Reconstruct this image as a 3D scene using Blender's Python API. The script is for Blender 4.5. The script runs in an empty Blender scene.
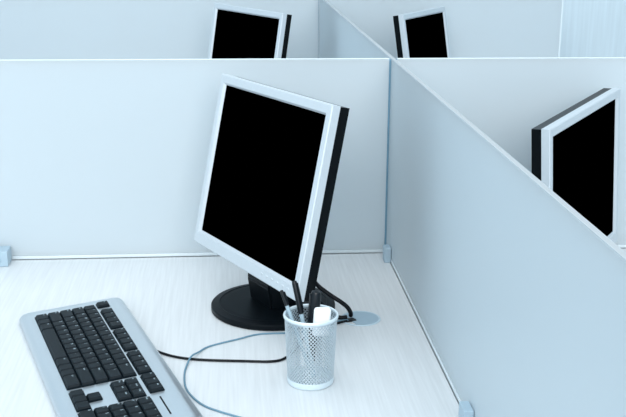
import bpy, bmesh, math, random
from mathutils import Vector, Matrix, Quaternion
random.seed(4)
C = bpy.context.scene.collection
D = 0.74            # height of the desk surface; everything on it is written relative to this
H = 0.3805          # height of the frosted dividers above the desk
PI = math.pi

# ------------------------------------------------------------------ materials
def mat(name, col, rough=0.5, metal=0.0, spec=0.5, noise=0.0, scale=20.0, bump=0.0, coat=0.0, stretch=None, trans=0.0, coordname='Object', alpha_trans=0.0):
    m = bpy.data.materials.new(name); m.use_nodes = True
    nt = m.node_tree; nt.nodes.clear()
    out = nt.nodes.new('ShaderNodeOutputMaterial')
    b = nt.nodes.new('ShaderNodeBsdfPrincipled')
    b.inputs['Base Color'].default_value = (*col, 1)
    b.inputs['Roughness'].default_value = rough
    b.inputs['Metallic'].default_value = metal
    b.inputs['Specular IOR Level'].default_value = spec
    b.inputs['Coat Weight'].default_value = coat
    b.inputs['Transmission Weight'].default_value = alpha_trans
    last = b.outputs[0]
    tc = nt.nodes.new('ShaderNodeTexCoord'); mp = nt.nodes.new('ShaderNodeMapping')
    nt.links.new(tc.outputs[coordname], mp.inputs[0])
    if stretch: mp.inputs['Scale'].default_value = stretch
    nz = nt.nodes.new('ShaderNodeTexNoise'); nz.inputs['Scale'].default_value = scale; nz.inputs['Detail'].default_value = 4
    nt.links.new(mp.outputs[0], nz.inputs['Vector'])
    if noise > 0:
        rmp = nt.nodes.new('ShaderNodeValToRGB')
        rmp.color_ramp.elements[0].position = .3; rmp.color_ramp.elements[1].position = .7
        rmp.color_ramp.elements[0].color = (*[c*(1-noise) for c in col], 1)
        rmp.color_ramp.elements[1].color = (*[min(1, c*(1+noise*.5)) for c in col], 1)
        nt.links.new(nz.outputs['Fac'], rmp.inputs[0]); nt.links.new(rmp.outputs[0], b.inputs['Base Color'])
    if bump > 0:
        bp = nt.nodes.new('ShaderNodeBump'); bp.inputs['Strength'].default_value = bump; bp.inputs['Distance'].default_value = .001
        nt.links.new(nz.outputs['Fac'], bp.inputs['Height']); nt.links.new(bp.outputs[0], b.inputs['Normal'])
    if trans > 0:
        t = nt.nodes.new('ShaderNodeBsdfTranslucent'); t.inputs['Color'].default_value = (col[0]*.9, col[1], min(1, col[2]*1.06), 1)
        mx = nt.nodes.new('ShaderNodeMixShader'); mx.inputs[0].default_value = trans
        nt.links.new(b.outputs[0], mx.inputs[1]); nt.links.new(t.outputs[0], mx.inputs[2]); last = mx.outputs[0]
    nt.links.new(last, out.inputs['Surface'])
    return m

M = {}
M['desk'] = mat('whitewashed_wood', (.67, .695, .705), .42, noise=.07, scale=7, stretch=(34, 1.2, 4), bump=.05)
M['wood_wall'] = mat('pale_wood_cladding', (.66, .76, .81), .5, noise=.07, scale=5, stretch=(14, 4, .6), bump=.05)
M['glass'] = mat('frosted_glass', (.73, .775, .79), .40, spec=.35, noise=.01, scale=3, trans=.38)
M['glass_edge'] = mat('polished_glass_edge', (.72, .80, .83), .25, spec=.6, noise=.02)
M['seal'] = mat('blue_grey_seal', (.16, .31, .42), .5, noise=.05)
M['silver'] = mat('silver_plastic', (.58, .635, .67), .42, metal=.25, noise=.02, scale=200)
M['kb_silver'] = mat('keyboard_silver', (.59, .65, .69), .30, metal=.78, noise=.02, scale=300)
M['screen'] = mat('black_screen', (0, 0, 0), .9, spec=0, noise=0)
M['black'] = mat('black_plastic', (.001, .002, .003), .32, spec=.15, noise=.1, scale=300)
M['base'] = mat('matte_black_stand', (.002, .004, .006), .42, spec=.12, noise=.1, scale=300)
M['key'] = mat('charcoal_keycap', (.003, .008, .012), .40, spec=.12, noise=.1, scale=400)
M['legend'] = mat('pale_key_legend', (.35, .45, .5), .6, noise=.02)
M['mesh'] = mat('silver_painted_mesh', (.62, .69, .73), .33, metal=.85, noise=.02, scale=200)
M['mesh_solid'] = mat('silver_painted_steel', (.68, .78, .83), .3, metal=.2, noise=.02, scale=200)
M['eraser'] = mat('white_rubber', (.93, .95, .96), .6, noise=.01)
M['clear'] = mat('pale_blue_clear_plastic', (.50, .66, .75), .2, noise=.02, alpha_trans=.3)
M['pen'] = mat('dark_pen_plastic', (.004, .007, .010), .3, spec=.3, noise=.05)
M['cord_black'] = mat('black_cable_rubber', (.003, .004, .006), .45, spec=.2, noise=.1)
M['cord_blue'] = mat('blue_grey_cable_rubber', (.13, .25, .33), .45, noise=.05)
M['grommet'] = mat('blue_grey_grommet_plastic', (.33, .45, .53), .45, noise=.03, scale=100)
M['grommet_rim'] = mat('grommet_rim_plastic', (.50, .62, .69), .35, noise=.03, scale=100)
M['clamp'] = mat('painted_clamp_metal', (.40, .52, .60), .4, metal=.1, noise=.03, scale=100)
M['carpet'] = mat('grey_carpet', (.25, .30, .33), .95, noise=.3, scale=400)
M['wall'] = mat('painted_wall', (.74, .82, .86), .8, noise=.01)

# ------------------------------------------------------------------ helpers
def link(name, me, m, parent=None, loc=None, rot=None, smooth=False):
    o = bpy.data.objects.new(name, me); C.objects.link(o)
    if m and not me.materials: me.materials.append(M[m])
    if smooth:
        for p in me.polygons: p.use_smooth = True
    if parent: o.parent = parent
    if loc is not None: o.location = loc
    if rot is not None: o.rotation_euler = rot
    return o
def bm_mesh(bm, name):
    bmesh.ops.recalc_face_normals(bm, faces=bm.faces[:])
    me = bpy.data.meshes.new(name); bm.to_mesh(me); bm.free(); return me
def obj(name, bm, m, parent=None, loc=None, rot=None, smooth=False):
    return link(name, bm_mesh(bm, name), m, parent, loc, rot, smooth)
def auto(o, ang=35):
    for p in o.data.polygons: p.use_smooth = True
    try: o.data.set_sharp_from_angle(angle=math.radians(ang))
    except Exception: pass
    return o
def box(x0, x1, y0, y1, z0, z1, bev=0.0, seg=2, bm=None):
    t = bmesh.new()
    v = [t.verts.new(p) for p in [(x0,y0,z0),(x1,y0,z0),(x1,y1,z0),(x0,y1,z0),(x0,y0,z1),(x1,y0,z1),(x1,y1,z1),(x0,y1,z1)]]
    for f in [(0,3,2,1),(4,5,6,7),(0,1,5,4),(1,2,6,5),(2,3,7,6),(3,0,4,7)]: t.faces.new([v[i] for i in f])
    if bev: bmesh.ops.bevel(t, geom=t.edges[:], offset=bev, segments=seg, affect='EDGES', profile=.5)
    if bm is None: return t
    me = bpy.data.meshes.new('t'); t.to_mesh(me); t.free(); bm.from_mesh(me); bpy.data.meshes.remove(me); return bm
def lathe(prof, n=64, bm=None, cap=True):
    bm = bm or bmesh.new(); rings = []
    for r, z in prof:
        if r < 1e-6: rings.append([bm.verts.new((0, 0, z))])
        else: rings.append([bm.verts.new((r*math.cos(2*PI*i/n), r*math.sin(2*PI*i/n), z)) for i in range(n)])
    for a, b in zip(rings, rings[1:]):
        for i in range(n):
            j = (i+1) % n
            if len(a) == 1 and len(b) == 1: continue
            if len(a) == 1: bm.faces.new((a[0], b[i], b[j]))
            elif len(b) == 1: bm.faces.new((a[i], a[j], b[0]))
            else: bm.faces.new((a[i], a[j], b[j], b[i]))
    return bm
def loft(rings, bm=None, cap0=True, cap1=True):
    bm = bm or bmesh.new(); R = [[bm.verts.new(p) for p in r] for r in rings]
    for a, b in zip(R, R[1:]):
        for i in range(len(a)): j = (i+1) % len(a); bm.faces.new((a[i], a[j], b[j], b[i]))
    if cap0: bm.faces.new(R[0][::-1])
    if cap1: bm.faces.new(R[-1])
    return bm
def smooth_path(P, k=8):
    P = [Vector(p) for p in P]; Q = []
    for i in range(len(P)-1):
        p0 = P[max(i-1, 0)]; p1 = P[i]; p2 = P[i+1]; p3 = P[min(i+2, len(P)-1)]
        for j in range(k):
            t = j/k
            Q.append(.5*((2*p1)+(p2-p0)*t+(2*p0-5*p1+4*p2-p3)*t*t+(3*p1-p0-3*p2+p3)*t**3))
    Q.append(P[-1]); return Q
def tube(P, r, n=12, k=8, bm=None, radii=None):
    Q = smooth_path(P, k) if k > 1 else [Vector(p) for p in P]
    rings = []; up = Vector((0.13, 0.2, 1)).normalized(); prev = None
    for i, q in enumerate(Q):
        t = (Q[min(i+1, len(Q)-1)]-Q[max(i-1, 0)]).normalized()
        if prev is None: s = t.cross(up).normalized()
        else: s = (prev - t*prev.dot(t)).normalized()
        prev = s; b = t.cross(s)
        rr = radii[i] if radii else r
        rings.append([q+s*rr*math.cos(2*PI*a/n)+b*rr*math.sin(2*PI*a/n) for a in range(n)])
    return loft(rings, bm)
def thing(name, label, cat, loc=(0,0,0), rot=(0,0,0), group=None):
    o = bpy.data.objects.new(name, None); C.objects.link(o); o.empty_display_size = .05
    o.location = loc; o.rotation_euler = rot; o['label'] = label; o['category'] = cat
    if group: o['group'] = group
    return o
def tag(o, label, cat, group=None):
    o['label'] = label; o['category'] = cat
    if group: o['group'] = group
    return o
def struct(o): o['kind'] = 'structure'; return o

# ------------------------------------------------------------------ room
struct(obj('floor', box(-4.5, 3.5, -5, 2.1, -.1, 0), 'carpet'))
struct(obj('wall_back', box(-4.5, 3.5, 2.0, 2.1, 0.0, 2.7), 'wood_wall'))
struct(obj('wall_right', box(3.4, 3.5, -5, 2.0, 0.0, 2.7), 'wall'))

# ------------------------------------------------------------------ desks
def desk(x0, x1, y0, y1, label):
    t = thing('desk', label, 'desk', ((x0+x1)/2, (y0+y1)/2, 0), group='pale wooden desks of the workstation block')
    a = (x1-x0)/2; b = (y1-y0)/2
    obj('desktop', box(-a, a, -b, b, D-.025, D, .0012), 'desk', t)
    for s in (-1, 1):
        obj('side_panel', box(-a+.03, a-.03, s*(b-.04)-.0125, s*(b-.04)+.0125, 0, D-.025, .001), 'desk', t)
    inner = a-.06 if x1 < 0.1 else -a+.06
    obj('modesty_panel', box(inner-.009, inner+.009, -b+.06, b-.06, .25, D-.025, .001), 'desk', t)
desk(-1.30, -.0053, -1.49, -.008, 'pale whitewashed wooden desk in front carrying the keyboard and mesh pen cup')
desk(-1.30, -.0053, .008, 1.472, 'pale wooden desk behind the middle divider under the far left monitor')
desk(.0060, .86, -1.49, -.008, 'pale wooden desk right of the long divider under the near right monitor')
desk(.0060, .86, .008, 1.472, 'pale wooden desk beyond both dividers under the far right monitor')

# ------------------------------------------------------------------ dividers
def divider(label, x0, x1, y0, y1, top=H):
    t = thing('desk_divider', label, 'divider', ((x0+x1)/2, (y0+y1)/2, D))
    a, b = (x1-x0)/2, (y1-y0)/2
    obj('glass_pane', box(-a, a, -b, b, .006, top-.0015, .0006, 1), 'glass', t)
    obj('top_edge', box(-a, a, -b, b, top-.0015, top, .0004, 1), 'glass' if b > a else 'glass_edge', t)
    e = .0012
    obj('bottom_rail', box(-a-(e if a < b else 0), a+(e if a < b else 0), -b-(e if b < a else 0), b+(e if b < a else 0), .0002, .006, .0004, 1), 'glass_edge', t)
    return t
TH = .0035
spine = divider('long frosted glass divider running from the front right corner to the back', -TH, TH, -1.49, 1.475)
dl = divider('middle frosted glass divider behind the large tilted monitor, left of the long divider', -1.30, -.0075, -TH, TH)
dr = divider('frosted glass divider crossing behind the near right monitor, right of the long divider', .0075, .80, -TH, TH)
dfl = divider('rear left frosted glass divider behind the far left monitor', -1.30, -.0075, 1.48-TH, 1.48+TH)
dfr = divider('rear right frosted glass divider behind the far right monitor, ending at the pale wood wall', -.0065, .80, 1.48-TH, 1.48+TH)
for d, s in ((dl, .6463+.0018), (dr, -.3962-.0018), (dfl, .6463+.0018)):
    obj('corner_seal', box(s-.0021, s+.0018, -.002, .002, .006, H-.002), 'seal', d)
obj('end_trim', box(.3970, .4030, -.006, .006, .0, H+.001, .001, 1), 'glass_edge', dfr)

def clamp(label, x0, x1, y0, y1, along):
    t = thing('divider_clamp', label, 'clamp', ((x0+x1)/2, (y0+y1)/2, D), group='small metal clamps holding the dividers to the desk')
    a, b = (x1-x0)/2, (y1-y0)/2
    obj('clamp_body', box(-a, a, -b, b, .0002, .030, .0012), 'clamp', t)
    if along == 'y': return
    bm = bmesh.new(); lathe([(0, .003), (.0035, .003), (.004, .002), (.004, -.0005)], 20, bm)
    for v in bm.verts: v.co = Vector((v.co.x, -b-v.co.z+.0001, .013+v.co.y))
    obj('screw_head', bm, 'clamp', t)
clamp('small square clamp at the left picture edge at the foot of the middle divider', -.756, -.7235, -.0475, -.0110, 'x')
clamp('small clamp in the corner where the middle and long dividers meet', -.0172, -.0048, -.070, -.046, 'y')
clamp('small clamp at the bottom edge beside the long divider, nearest the viewer', -.0180, -.0048, -.752, -.722, 'y')

# ------------------------------------------------------------------ monitors
SW, SH = .1616, .1293
OW, OT, OB = .1785, .1465, -.153
MAIN = (.0265, -.003, .228, 11.86)
def rect(w0, w1, u0, u1, k): return [(k, w0, u0), (k, w1, u0), (k, w1, u1), (k, w0, u1)]
def panel_meshes():
    out = {}
    r = .0015
    f = loft([rect(-OW, OW, OB, OT, -.0145), rect(-OW, OW, OB, OT, -r), rect(-OW+r, OW-r, OB+r, OT-r, 0),
              rect(-SW-.0042, SW+.0042, -SH-.0042, SH+.0035, 0), rect(-SW, SW, -SH, SH, -.0042), rect(-SW, SW, -SH, SH, -.0145)], cap0=False, cap1=False)
    out['bezel'] = bm_mesh(f, 'bezel')
    s = box(-.0144, -.0046, -SW+.0001, SW-.0001, -SH+.0001, SH-.0001)
    out['screen'] = bm_mesh(s, 'screen')
    bw, bt, bb = OW-.0012, OT-.0012, OB+.0012
    b = loft([rect(-bw, bw, bb, bt, -.0147), rect(-bw, bw, bb, bt, -.0315), rect(-bw+.003, bw-.003, bb+.003, bt-.003, -.033),
              rect(-.115, .115, -.10, .10, -.036), rect(-.10, .10, -.085, .085, -.052), rect(-.092, .092, -.078, .078, -.055)])
    out['back_cover'] = bm_mesh(b, 'back_cover')
    q = bmesh.new(); lathe([(0, .0010), (.003, .0010), (.0040, .0003), (.0040, -.0005)], 20, q)
    for v in q.verts: v.co = Vector((v.co.z, v.co.x*1.1, v.co.y*.55))
    out['button'] = bm_mesh(q, 'button')
    n = bmesh.new()
    prof = [(.023, .011), (.030, .050), (.022, .095), (-.004, .19), (-.012, .205), (-.030, .205), (-.034, .19), (-.028, .08), (-.030, .011)]
    L = [[(x, y, z) for x, z in prof] for y in (-.037, .037)]
    loft(L, n); bmesh.ops.bevel(n, geom=n.edges[:], offset=.0025, segments=2, affect='EDGES')
    out['neck'] = n
    st = lathe([(0, .0002), (.1025, .0002), (.1041, .0016), (.1041, .0085), (.1025, .0102), (.0905, .0126), (.0890, .0118), (.0875, .0118), (.080, .0122), (0, .0128)], 96)
    out['base'] = bm_mesh(st, 'stand_base')
    return out
PM = panel_meshes()
neck_mesh = bm_mesh(PM['neck'], 'stand_neck')
def set_panel(parts, off, tilt, roll, pivot_z):
    # panel coordinates -> monitor coordinates
    R = Matrix.Rotation(-math.radians(tilt), 4, 'Y') @ Matrix.Rotation(roll, 4, 'X')
    T = Matrix.Translation(off) @ R @ Matrix.Translation((.0042, 0, 0))
    for o in parts: o.matrix_local = T @ Matrix.Translation(Vector(o.location))
def monitor(label, base, yaw, off, tilt, roll=0.0, hinge=None):
    t = thing('monitor', label, 'monitor', (base[0], base[1], D), (0, 0, yaw), group='matching black and silver flat monitors')
    pr = []
    pr.append(link('bezel', PM['bezel'], 'silver', t)); pr.append(link('screen', PM['screen'], 'screen', t))
    bc = link('back_cover', PM['back_cover'], 'black', t); pr.append(bc)
    for i in range(6): pr.append(link('button', PM['button'], 'silver', t, loc=(0.0, .068+i*.0165, -.1415)))
    link('stand_base', PM['base'], 'base', t)
    dz = off[2]-.228
    nk = link('stand_neck', neck_mesh, 'base', t)
    nk.scale = (1, 1, (1+dz/.17) if dz < 0 else 1+dz/.2)
    nk.location.z = .0125*(1-nk.scale[2])
    set_panel(pr, Vector(off), tilt, roll, 0)
    return t
# own monitor
monitor('large monitor in the centre of the desk with its black screen tilted back', (-.2397, -.2925), math.radians(206.77), (.0236, -.0052, .228), 11.86)
def placed(label, c, yaw, tilt, roll=0.0):
    n0 = Vector((math.cos(yaw), math.sin(yaw))); s = .0265
    b = (c[0]-n0.x*s, c[1]-n0.y*s)
    monitor(label, b, yaw, (s, 0, c[2]), math.degrees(tilt), roll)
placed('far left monitor showing its top half above the middle divider', (-.2636, 1.075, .2348), 3.6935, .1598, -.0087)
placed('far right monitor facing right, its top half above the rear cross divider', (.3069, 1.2046, .2165), -.5474, .1632, -.0064)
placed('near right monitor seen edge-on above the long slanting divider', (.3150, -.2040, .1765), -.665, .0482, .0558)

# ------------------------------------------------------------------ keyboard (local x = along the rows, y = away from the typist)
KA = -1.258043
kb = thing('keyboard', 'silver keyboard with black keys lying at the left front of the desk', 'keyboard', (-.6219, -.358, D), (0, 0, KA))
def rr(s0, s1, g0, g1, r, z, n=8, kl=.45):
    P = []
    for cx, cy, a0, r in ((s1-r, g1-r, 0, r), (s0+r*kl, g1-r*kl, 90, r*kl), (s0+r*kl, g0+r*kl, 180, r*kl), (s1-r*kl, g0+r*kl, 270, r*kl)):
        for i in range(n+1):
            a = math.radians(a0+90*i/n); P.append((cx+r*math.cos(a), cy+r*math.sin(a)))
    return [(x/1000, y/1000, (z+max(y, 0)*.055*min(1, z/15))/1000) for x, y in P]
ch = loft([rr(-36, 456, -20, 147, 30, 1), rr(-38, 459, -22, 150, 32, 4), rr(-38, 458, -22, 149, 31, 8), rr(-35, 456, -20, 147, 29, 12), rr(-31, 452, -17, 142, 25, 15.8),
           rr(-26, 449, -12, 134, 20, 17.9), rr(-20, 446, -6, 125, 14, 18.3), rr(-18, 444, -3, 122, 12, 18)])
auto(obj('chassis', ch, 'kb_silver', kb), 40)
zt = lambda y: .018+max(y, 0)*.055/1000
def bed(s0, s1, g0, g1):
    bm = bmesh.new(); r = 2.0
    lo = rr(s0, s1, g0, g1, r, 17, 3); hi = [(x, y, zt(y*1000)+.0004) for x, y, z in lo]; lo = [(x, y, z-.001) for x, y, z in lo]
    loft([lo, hi], bm); return bm
beds = [(-1, 286, -1, 96), (-9, 12, 98, 118.5), (26, 108, 98, 118.5), (117, 199, 98, 118.5), (208, 285, 98, 118.5), (291, 348, 98, 119), (296, 353, 54.5, 93),
        (314.5, 336.5, 17, 38), (296, 356, -1, 19), (361, 438, -1, 96)]
for b_ in beds: obj('key_bed', bed(*b_), 'key', kb)
cache = {}
def key(s0, s1, g0, g1, text=None):
    w, d = s1-s0, g1-g0; k = (round(w, 2), round(d, 2))
    if k not in cache:
        bm = bmesh.new(); R = []
        for ins, z, sh in ((.35, 0, 0), (.7, 2.2, .0), (1.7, 4.2, .5), (2.4, 4.6, .6)):
            hw, hd, r = w/2-ins, d/2-ins, 1.2
            ring = []
            for cx, cy, a0 in ((hw-r, hd-r, 0), (-hw+r, hd-r, 90), (-hw+r, -hd+r, 180), (hw-r, -hd+r, 270)):
                for i in range(4):
                    a = math.radians(a0+30*i); ring.append(((cx+r*math.cos(a))/1000, (cy+r*math.sin(a)+sh)/1000, z/1000))
            R.append(ring)
        loft(R, bm); cache[k] = bm_mesh(bm, 'key')
    cs, cg = (s0+s1)/2, (g0+g1)/2
    o = link('key', cache[k], 'key', kb, loc=(cs/1000, cg/1000, zt(cg)+.0003), rot=(math.atan(.055), 0, 0))
    if text: legend(text, o, -w/2+3.3, d/2-7.2)
    return o
leg = {}
def legend(text, parent, x, y):
    if text not in leg:
        cu = bpy.data.curves.new('legend', 'FONT'); cu.body = text; cu.size = .0050 if len(text) == 1 else .0031
        cu.resolution_u = 2; cu.offset = .0001
        tmp = bpy.data.objects.new('tmp', cu); C.objects.link(tmp)
        dg = bpy.context.evaluated_depsgraph_get()
        me = bpy.data.meshes.new_from_object(tmp.evaluated_get(dg)); me.name = 'legend'
        bpy.data.objects.remove(tmp); me.materials.clear(); leg[text] = me
    link('legend', leg[text], 'legend', parent, loc=(x/1000, y/1000+.0004, .00466))
U = 19.0
rows = [
 [('Ctrl',1.25),('',1),('Alt',1.25),('',6.25),('Alt',1.25),('',1),('',1),('Ctrl',2)],
 [('Shift',2.25)]+[(c,1) for c in 'ZXCVBNM,./']+[('Shift',2.75)],
 [('Caps',1.75)]+[(c,1) for c in "ASDFGHJKL;'"]+[('Enter',2.25)],
 [('Tab',1.5)]+[(c,1) for c in 'QWERTYUIOP[]']+[('\\',1.5)],
 [(c,1) for c in '`1234567890-=']+[('Back',2)]]
for ri, row in enumerate(rows):
    s = 0
    for c, w in row:
        key(s, s+w*U, ri*U, (ri+1)*U, c or None); s += w*U
key(-8, 11, 98.5, 118, 'Esc')
for gi, s0 in enumerate((27, 118, 208.5)):
    for i in range(4): key(s0+i*(20 if gi < 2 else 19), s0+(i+1)*(20 if gi < 2 else 19), 98.5, 118, 'F%d' % (gi*4+i+1))
for i, c in enumerate(('Prt', 'Scr', 'Brk')): key(291.5+i*18.7, 291.5+(i+1)*18.7, 98.5, 118.5, c)
for i, (a, b_) in enumerate((('Ins', 'Del'), ('Home', 'End'), ('PgUp', 'PgDn'))):
    key(296.5+i*18.7, 296.5+(i+1)*18.7, 74, 92.5, a); key(296.5+i*18.7, 296.5+(i+1)*18.7, 55, 73.5, b_)
key(316, 335, 18.5, 37.5); 
for i in range(3): key(297+i*19.5, 297+(i+1)*19.5, -.5, 18.5)
N = [['Num', '/', '*', '-'], ['7', '8', '9', '+'], ['4', '5', '6', ''], ['1', '2', '3', 'Ent'], ['0', '', '.', '']]
for r, row in enumerate(N):
    for c, tx in enumerate(row):
        if (r, c) in ((2, 3), (4, 1), (4, 3)): continue
        s0, g1 = 361.5+c*U, 95-r*U
        w = 2 if (r, c) == (4, 0) else 1; h = 2 if (r, c) in ((1, 3), (3, 3)) else 1
        key(s0, s0+w*U, g1-h*U, g1, tx)
obj('indicator_slot', box(.362, .416, .1068, .1090, .0235, .0246, .0003, 1), 'black', kb)

# ------------------------------------------------------------------ pen cup
CX, CY = -.2010, -.5850
cup = thing('pen_cup', 'silver wire mesh pen cup in front of the large monitor', 'pen cup', (CX, CY, D)); cup.scale = (1.04, 1.04, 1.03)
def cr(z): return .0310+(.0355-.0310)*(z/.1)
def mesh_wall():
    bm = bmesh.new(); n = 46; z0, z1 = .0085, .0950; rows_ = 32; dz = (z1-z0)/rows_
    def P(u, z): a = 2*PI*u/n; r = cr(z); return (r*math.cos(a), r*math.sin(a), z)
    V = {}
    def vert(i2, j):   # i2 in half steps
        k = (i2 % (2*n), j)
        if k not in V: V[k] = bm.verts.new(P(k[0]/2, z0+j*dz))
        return V[k]
    fr = .70
    for j in range(rows_+1):
        for i in range(n):
            c2 = 2*i+(j % 2)
            cs = [(c2+1, j), (c2, j+1), (c2-1, j), (c2, j-1)]
            if j == 0 or j == rows_: continue
            cen = (c2/2, z0+j*dz)
            outer = [vert(*q) for q in cs]
            inner = []
            for (i2, jj) in cs:
                inner.append(bm.verts.new(P(cen[0]+(i2/2-cen[0])*fr, cen[1]+((z0+jj*dz)-cen[1])*fr)))
            for a in range(4):
                b_ = (a+1) % 4; bm.faces.new((outer[a], outer[b_], inner[b_], inner[a]))
    # half cells closing the wall against the band and the rim
    for j in (0, rows_):
        for i in range(n):
            c2 = 2*i+(j % 2); nb = 1 if j == 0 else rows_-1
            try: bm.faces.new((vert(c2+1, j), vert(c2, nb), vert(c2-1, j)))
            except ValueError: pass
    return bm
# the lattice only makes diamonds whose centres share the parity of the row
w_ = obj('mesh_wall', mesh_wall(), 'mesh', cup)
sm = w_.modifiers.new('thickness', 'SOLIDIFY'); sm.thickness = .0005; sm.offset = 0
auto(obj('bottom_band', lathe([(0, .0003), (.0302, .0003), (.0312, .0012), (.0318, .0030), (cr(.0095)+.0006, .0095), (cr(.0095)-.0006, .0095), (.0302, .003), (0, .0028)], 72), 'mesh_solid', cup), 40)
rim = [(cr(.0945)+.0004, .0945), (cr(.0945)-.0006, .0945)]
bm = bmesh.new(); R_ = .0357; nseg = 72; rings = []
for i in range(nseg):
    a = 2*PI*i/nseg; rings.append([((R_+.0017*math.cos(b*PI/5))*math.cos(a), (R_+.0017*math.cos(b*PI/5))*math.sin(a), .0980+.0026*math.sin(b*PI/5)) for b in range(10)])
VR = [[bm.verts.new(p) for p in r] for r in rings]
for i in range(nseg):
    for j in range(10): bm.faces.new((VR[i][j], VR[(i+1) % nseg][j], VR[(i+1) % nseg][(j+1) % 10], VR[i][(j+1) % 10]))
obj('rim', bm, 'mesh_solid', cup, smooth=True)

# ------------------------------------------------------------------ pens and eraser in the cup
def pen(label, b, t, r, body, cap_from, cap_r, clip=True, body_to=None, grp=None):
    b, t = Vector(b), Vector(t); L = (t-b).length
    o = thing('pen', label, 'pen', (b.x, b.y, D+b.z)); q = (t-b).to_track_quat('Z', 'X'); o.rotation_euler = q.to_euler()
    auto(obj('barrel', lathe([(0, 0), (.0006, .0005), (.0012, .006), (r*.8, .016), (r, .022), (r, L*cap_from+.004), (0, L*cap_from+.004)], 20), body, o), 30)
    auto(obj('cap', lathe([(cap_r-.0006, L*cap_from), (cap_r, L*cap_from+.001), (cap_r*.97, L-.004), (cap_r*.8, L-.0008), (0, L)], 20), 'pen', o), 30)
    if clip:
        obj('clip', box(cap_r*.6, cap_r+.0014, -.0014, .0014, L-.006, L-.004, bm=box(cap_r+.0006, cap_r+.0016, -.0013, .0013, L*cap_from+.006, L-.0035)), 'pen', o)
    return o
pen('thin clear-barrelled pen with dark end leaning on the left of the cup rim', (-.1965, -.592, .0045), (-.2415, -.567, .1325), .0028, 'clear', .80, .0028)
pen('thicker black pen leaning left at the back of the cup', (-.1940, -.5820, .0045), (-.2228, -.5560, .1420), .0032, 'clear', .66, .0040)
mk = pen('thick black marker standing upright in the cup beside the white eraser', (-.2010, -.5720, .0055), (-.1925, -.5700, .1310), .0066, 'pen', .55, .0076)
er = tag(obj('eraser', box(-.0118, .0118, -.006, .006, -.021, .021, .0045, 3), 'eraser'), 'white rounded eraser block sticking out of the mesh pen cup', 'eraser')
auto(er, 60); er.location = (-.1872, -.6000, D+.0965); er.rotation_euler = (math.radians(4), math.radians(3), math.radians(4))
# ------------------------------------------------------------------ grommet and cables
GX, GY = -.0995, -.3510
gr = thing('cable_grommet', 'round blue-grey cable grommet set in the desk right of the pen cup', 'cable grommet', (GX, GY, D), (0, 0, math.radians(18)))
auto(obj('rim_ring', lathe([(.0300, .0003), (.0335, .0003), (.0332, .0012), (.0325, .0016), (.0305, .0016), (.0300, .0012), (.0300, .0003)], 72), 'grommet_rim', gr), 30)
bm = bmesh.new(); n = 72; pts = []
for i in range(n):
    a = 2*PI*i/n; pts.append((.0298*math.cos(a), .0298*math.sin(a)))
keep = [p for p in pts if not (p[0] < -.018)]
def na(p): return math.atan2(p[1], p[0])
keep.sort(key=na)
keep += [(-.018, .008), (-.010, .008), (-.008, 0.0), (-.010, -.008), (-.018, -.008)]
loft([[(x, y, .0003) for x, y in keep], [(x, y, .0013) for x, y in keep]], bm)
obj('cover_disc', bm, 'grommet', gr)
nb = [(-.0285, .007), (-.0285, -.007), (-.018, -.0078), (-.0102, -.0078), (-.0083, 0), (-.0102, .0078), (-.018, .0078)]
obj('cable_opening', loft([[(x, y, .0003) for x, y in nb], [(x, y, .0007) for x, y in nb]]), 'black', gr)

def cord(name, P, r, m, label, cat='cable', group=None, k=8):
    o = obj(name, tube([(x, y, D+z) for x, y, z in P], r, 12, k), m, smooth=True); return tag(o, label, cat, group)
cord('keyboard_cable', [(-.437, -.4440, .0022), (-.4256, -.4653, .0022), (-.3961, -.4897, .0022), (-.3587, -.5033, .0022), (-.2996, -.5120, .0022), (-.2480, -.5160, .0022), (-.2243, -.4940, .0022),
      (-.2062, -.4532, .0022), (-.1948, -.4261, .0022), (-.1750, -.4010, .0022), (-.1500, -.3810, .0022), (-.1360, -.3715, .0026), (-.1230, -.3668, .0035)], .0019, 'cord_black', 'thin black cable running from the keyboard behind the pen cup')
cord('mouse_cable', [(-.1210, -.3622, .0030), (-.1350, -.3645, .0026), (-.1510, -.3755, .0016), (-.1760, -.3930, .0014), (-.2100, -.4065, .0014), (-.2659, -.4085, .0014), (-.3012, -.427, .0014), (-.3444, -.4517, .0014), (-.3610, -.4770, .0030), (-.3712, -.4990, .0062), (-.3770, -.5200, .0028), (-.3800, -.5513, .0014),
      (-.3770, -.5950, .0014), (-.3660, -.6280, .0014), (-.3500, -.6549, .0014), (-.3300, -.6730, .0014), (-.3094, -.6878, .0014), (-.270, -.715, .0014), (-.225, -.76, .0014)], .0014, 'cord_blue', 'thin blue-grey cable curling across the desk beside the keyboard')
cord('monitor_cable', [(-.2010, -.2700, .085), (-.1860, -.3200, .073), (-.1705, -.3500, .060), (-.1590, -.3540, .051), (-.1461, -.3570, .042), (-.1334, -.3600, .034), (-.1225, -.3580, .024), (-.1160, -.3520, .012), (-.1150, -.3480, .0050)], .0036, 'cord_black', 'thick black monitor cable arching down into the cable grommet, the upper one')
cord('monitor_cable', [(-.2080, -.2620, .075), (-.1950, -.2950, .058), (-.1750, -.3300, .035), (-.1580, -.3450, .0200), (-.1440, -.3540, .0090), (-.1340, -.3560, .0050), (-.1220, -.3550, .0050)], .0036, 'cord_black', 'lower black monitor cable lying nearly flat, ending at the left of the grommet')

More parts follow.
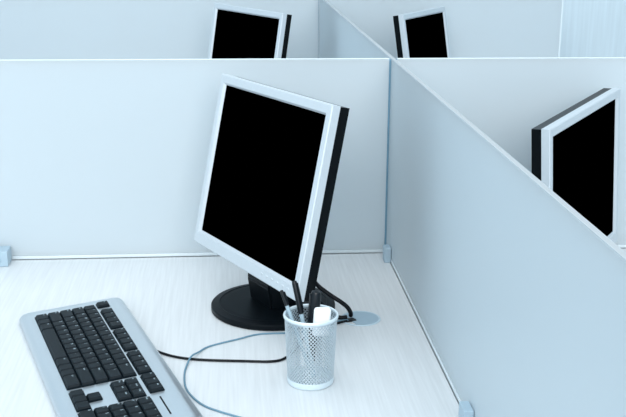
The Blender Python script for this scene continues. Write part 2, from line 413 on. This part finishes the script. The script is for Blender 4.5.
# ------------------------------------------------------------------ light
w = bpy.data.worlds.new('daylight'); bpy.context.scene.world = w; w.use_nodes = True
bg = w.node_tree.nodes['Background']; nt = w.node_tree
tc = nt.nodes.new('ShaderNodeTexCoord'); dt = nt.nodes.new('ShaderNodeVectorMath'); dt.operation = 'DOT_PRODUCT'
dt.inputs[1].default_value = (-.62, -.62, .30)     # brighter towards the windows and the ceiling
nt.links.new(tc.outputs['Generated'], dt.inputs[0])
rp = nt.nodes.new('ShaderNodeMapRange'); rp.inputs['From Min'].default_value = -.9; rp.inputs['From Max'].default_value = .9
rp.inputs['To Min'].default_value = .58; rp.inputs['To Max'].default_value = 1.20
nt.links.new(dt.outputs['Value'], rp.inputs['Value']); nt.links.new(rp.outputs[0], bg.inputs[1])
bg.inputs[0].default_value = (.62, .80, .94, 1)
def area(name, loc, target, sx, sy, power, col=(.93, .97, 1)):
    l = bpy.data.lights.new(name, 'AREA'); l.shape = 'RECTANGLE'; l.size = sx; l.size_y = sy; l.energy = power; l.color = col
    o = bpy.data.objects.new(name, l); C.objects.link(o); o.location = loc
    o.rotation_euler = (Vector(target)-Vector(loc)).to_track_quat('-Z', 'Y').to_euler(); return o
area('window_light', (-0.5, -4.7, 2.9), (0, .1, D), 4.2, 2.2, 165, (1, .975, .955))
area('ceiling_lamp', (-.4, -.2, 2.8), (-.4, -.2, 0), 2.6, 2.0, 22, (1, .985, .97))

# ------------------------------------------------------------------ camera
cam = bpy.data.cameras.new('camera'); co = bpy.data.objects.new('camera', cam); C.objects.link(co)
f_, pitch, yaw, roll, cx, cy, cz = 1056.768981, 0.273544, 0.086748, 0.007740, -0.318862, -1.961023, 0.642966
F = Vector((math.sin(yaw)*math.cos(pitch), math.cos(yaw)*math.cos(pitch), -math.sin(pitch)))
R = Vector((math.cos(yaw), -math.sin(yaw), 0)); Up = R.cross(F)
R2 = math.cos(roll)*R+math.sin(roll)*Up; U2 = -math.sin(roll)*R+math.cos(roll)*Up
mw = Matrix((R2, U2, -F)).transposed().to_4x4(); mw.translation = Vector((cx, cy, cz+D)); co.matrix_world = mw
cam.sensor_width = 36; cam.lens = 36*f_/626; cam.clip_start = .05; cam.clip_end = 50
sc = bpy.context.scene; sc.camera = co
vs = sc.view_settings; sc.display_settings.display_device = 'sRGB'
vs.view_transform = 'Standard'; vs.look = 'None'; vs.gamma = 1; vs.exposure = 0.07
try: vs.use_curve_mapping = False
except Exception: pass
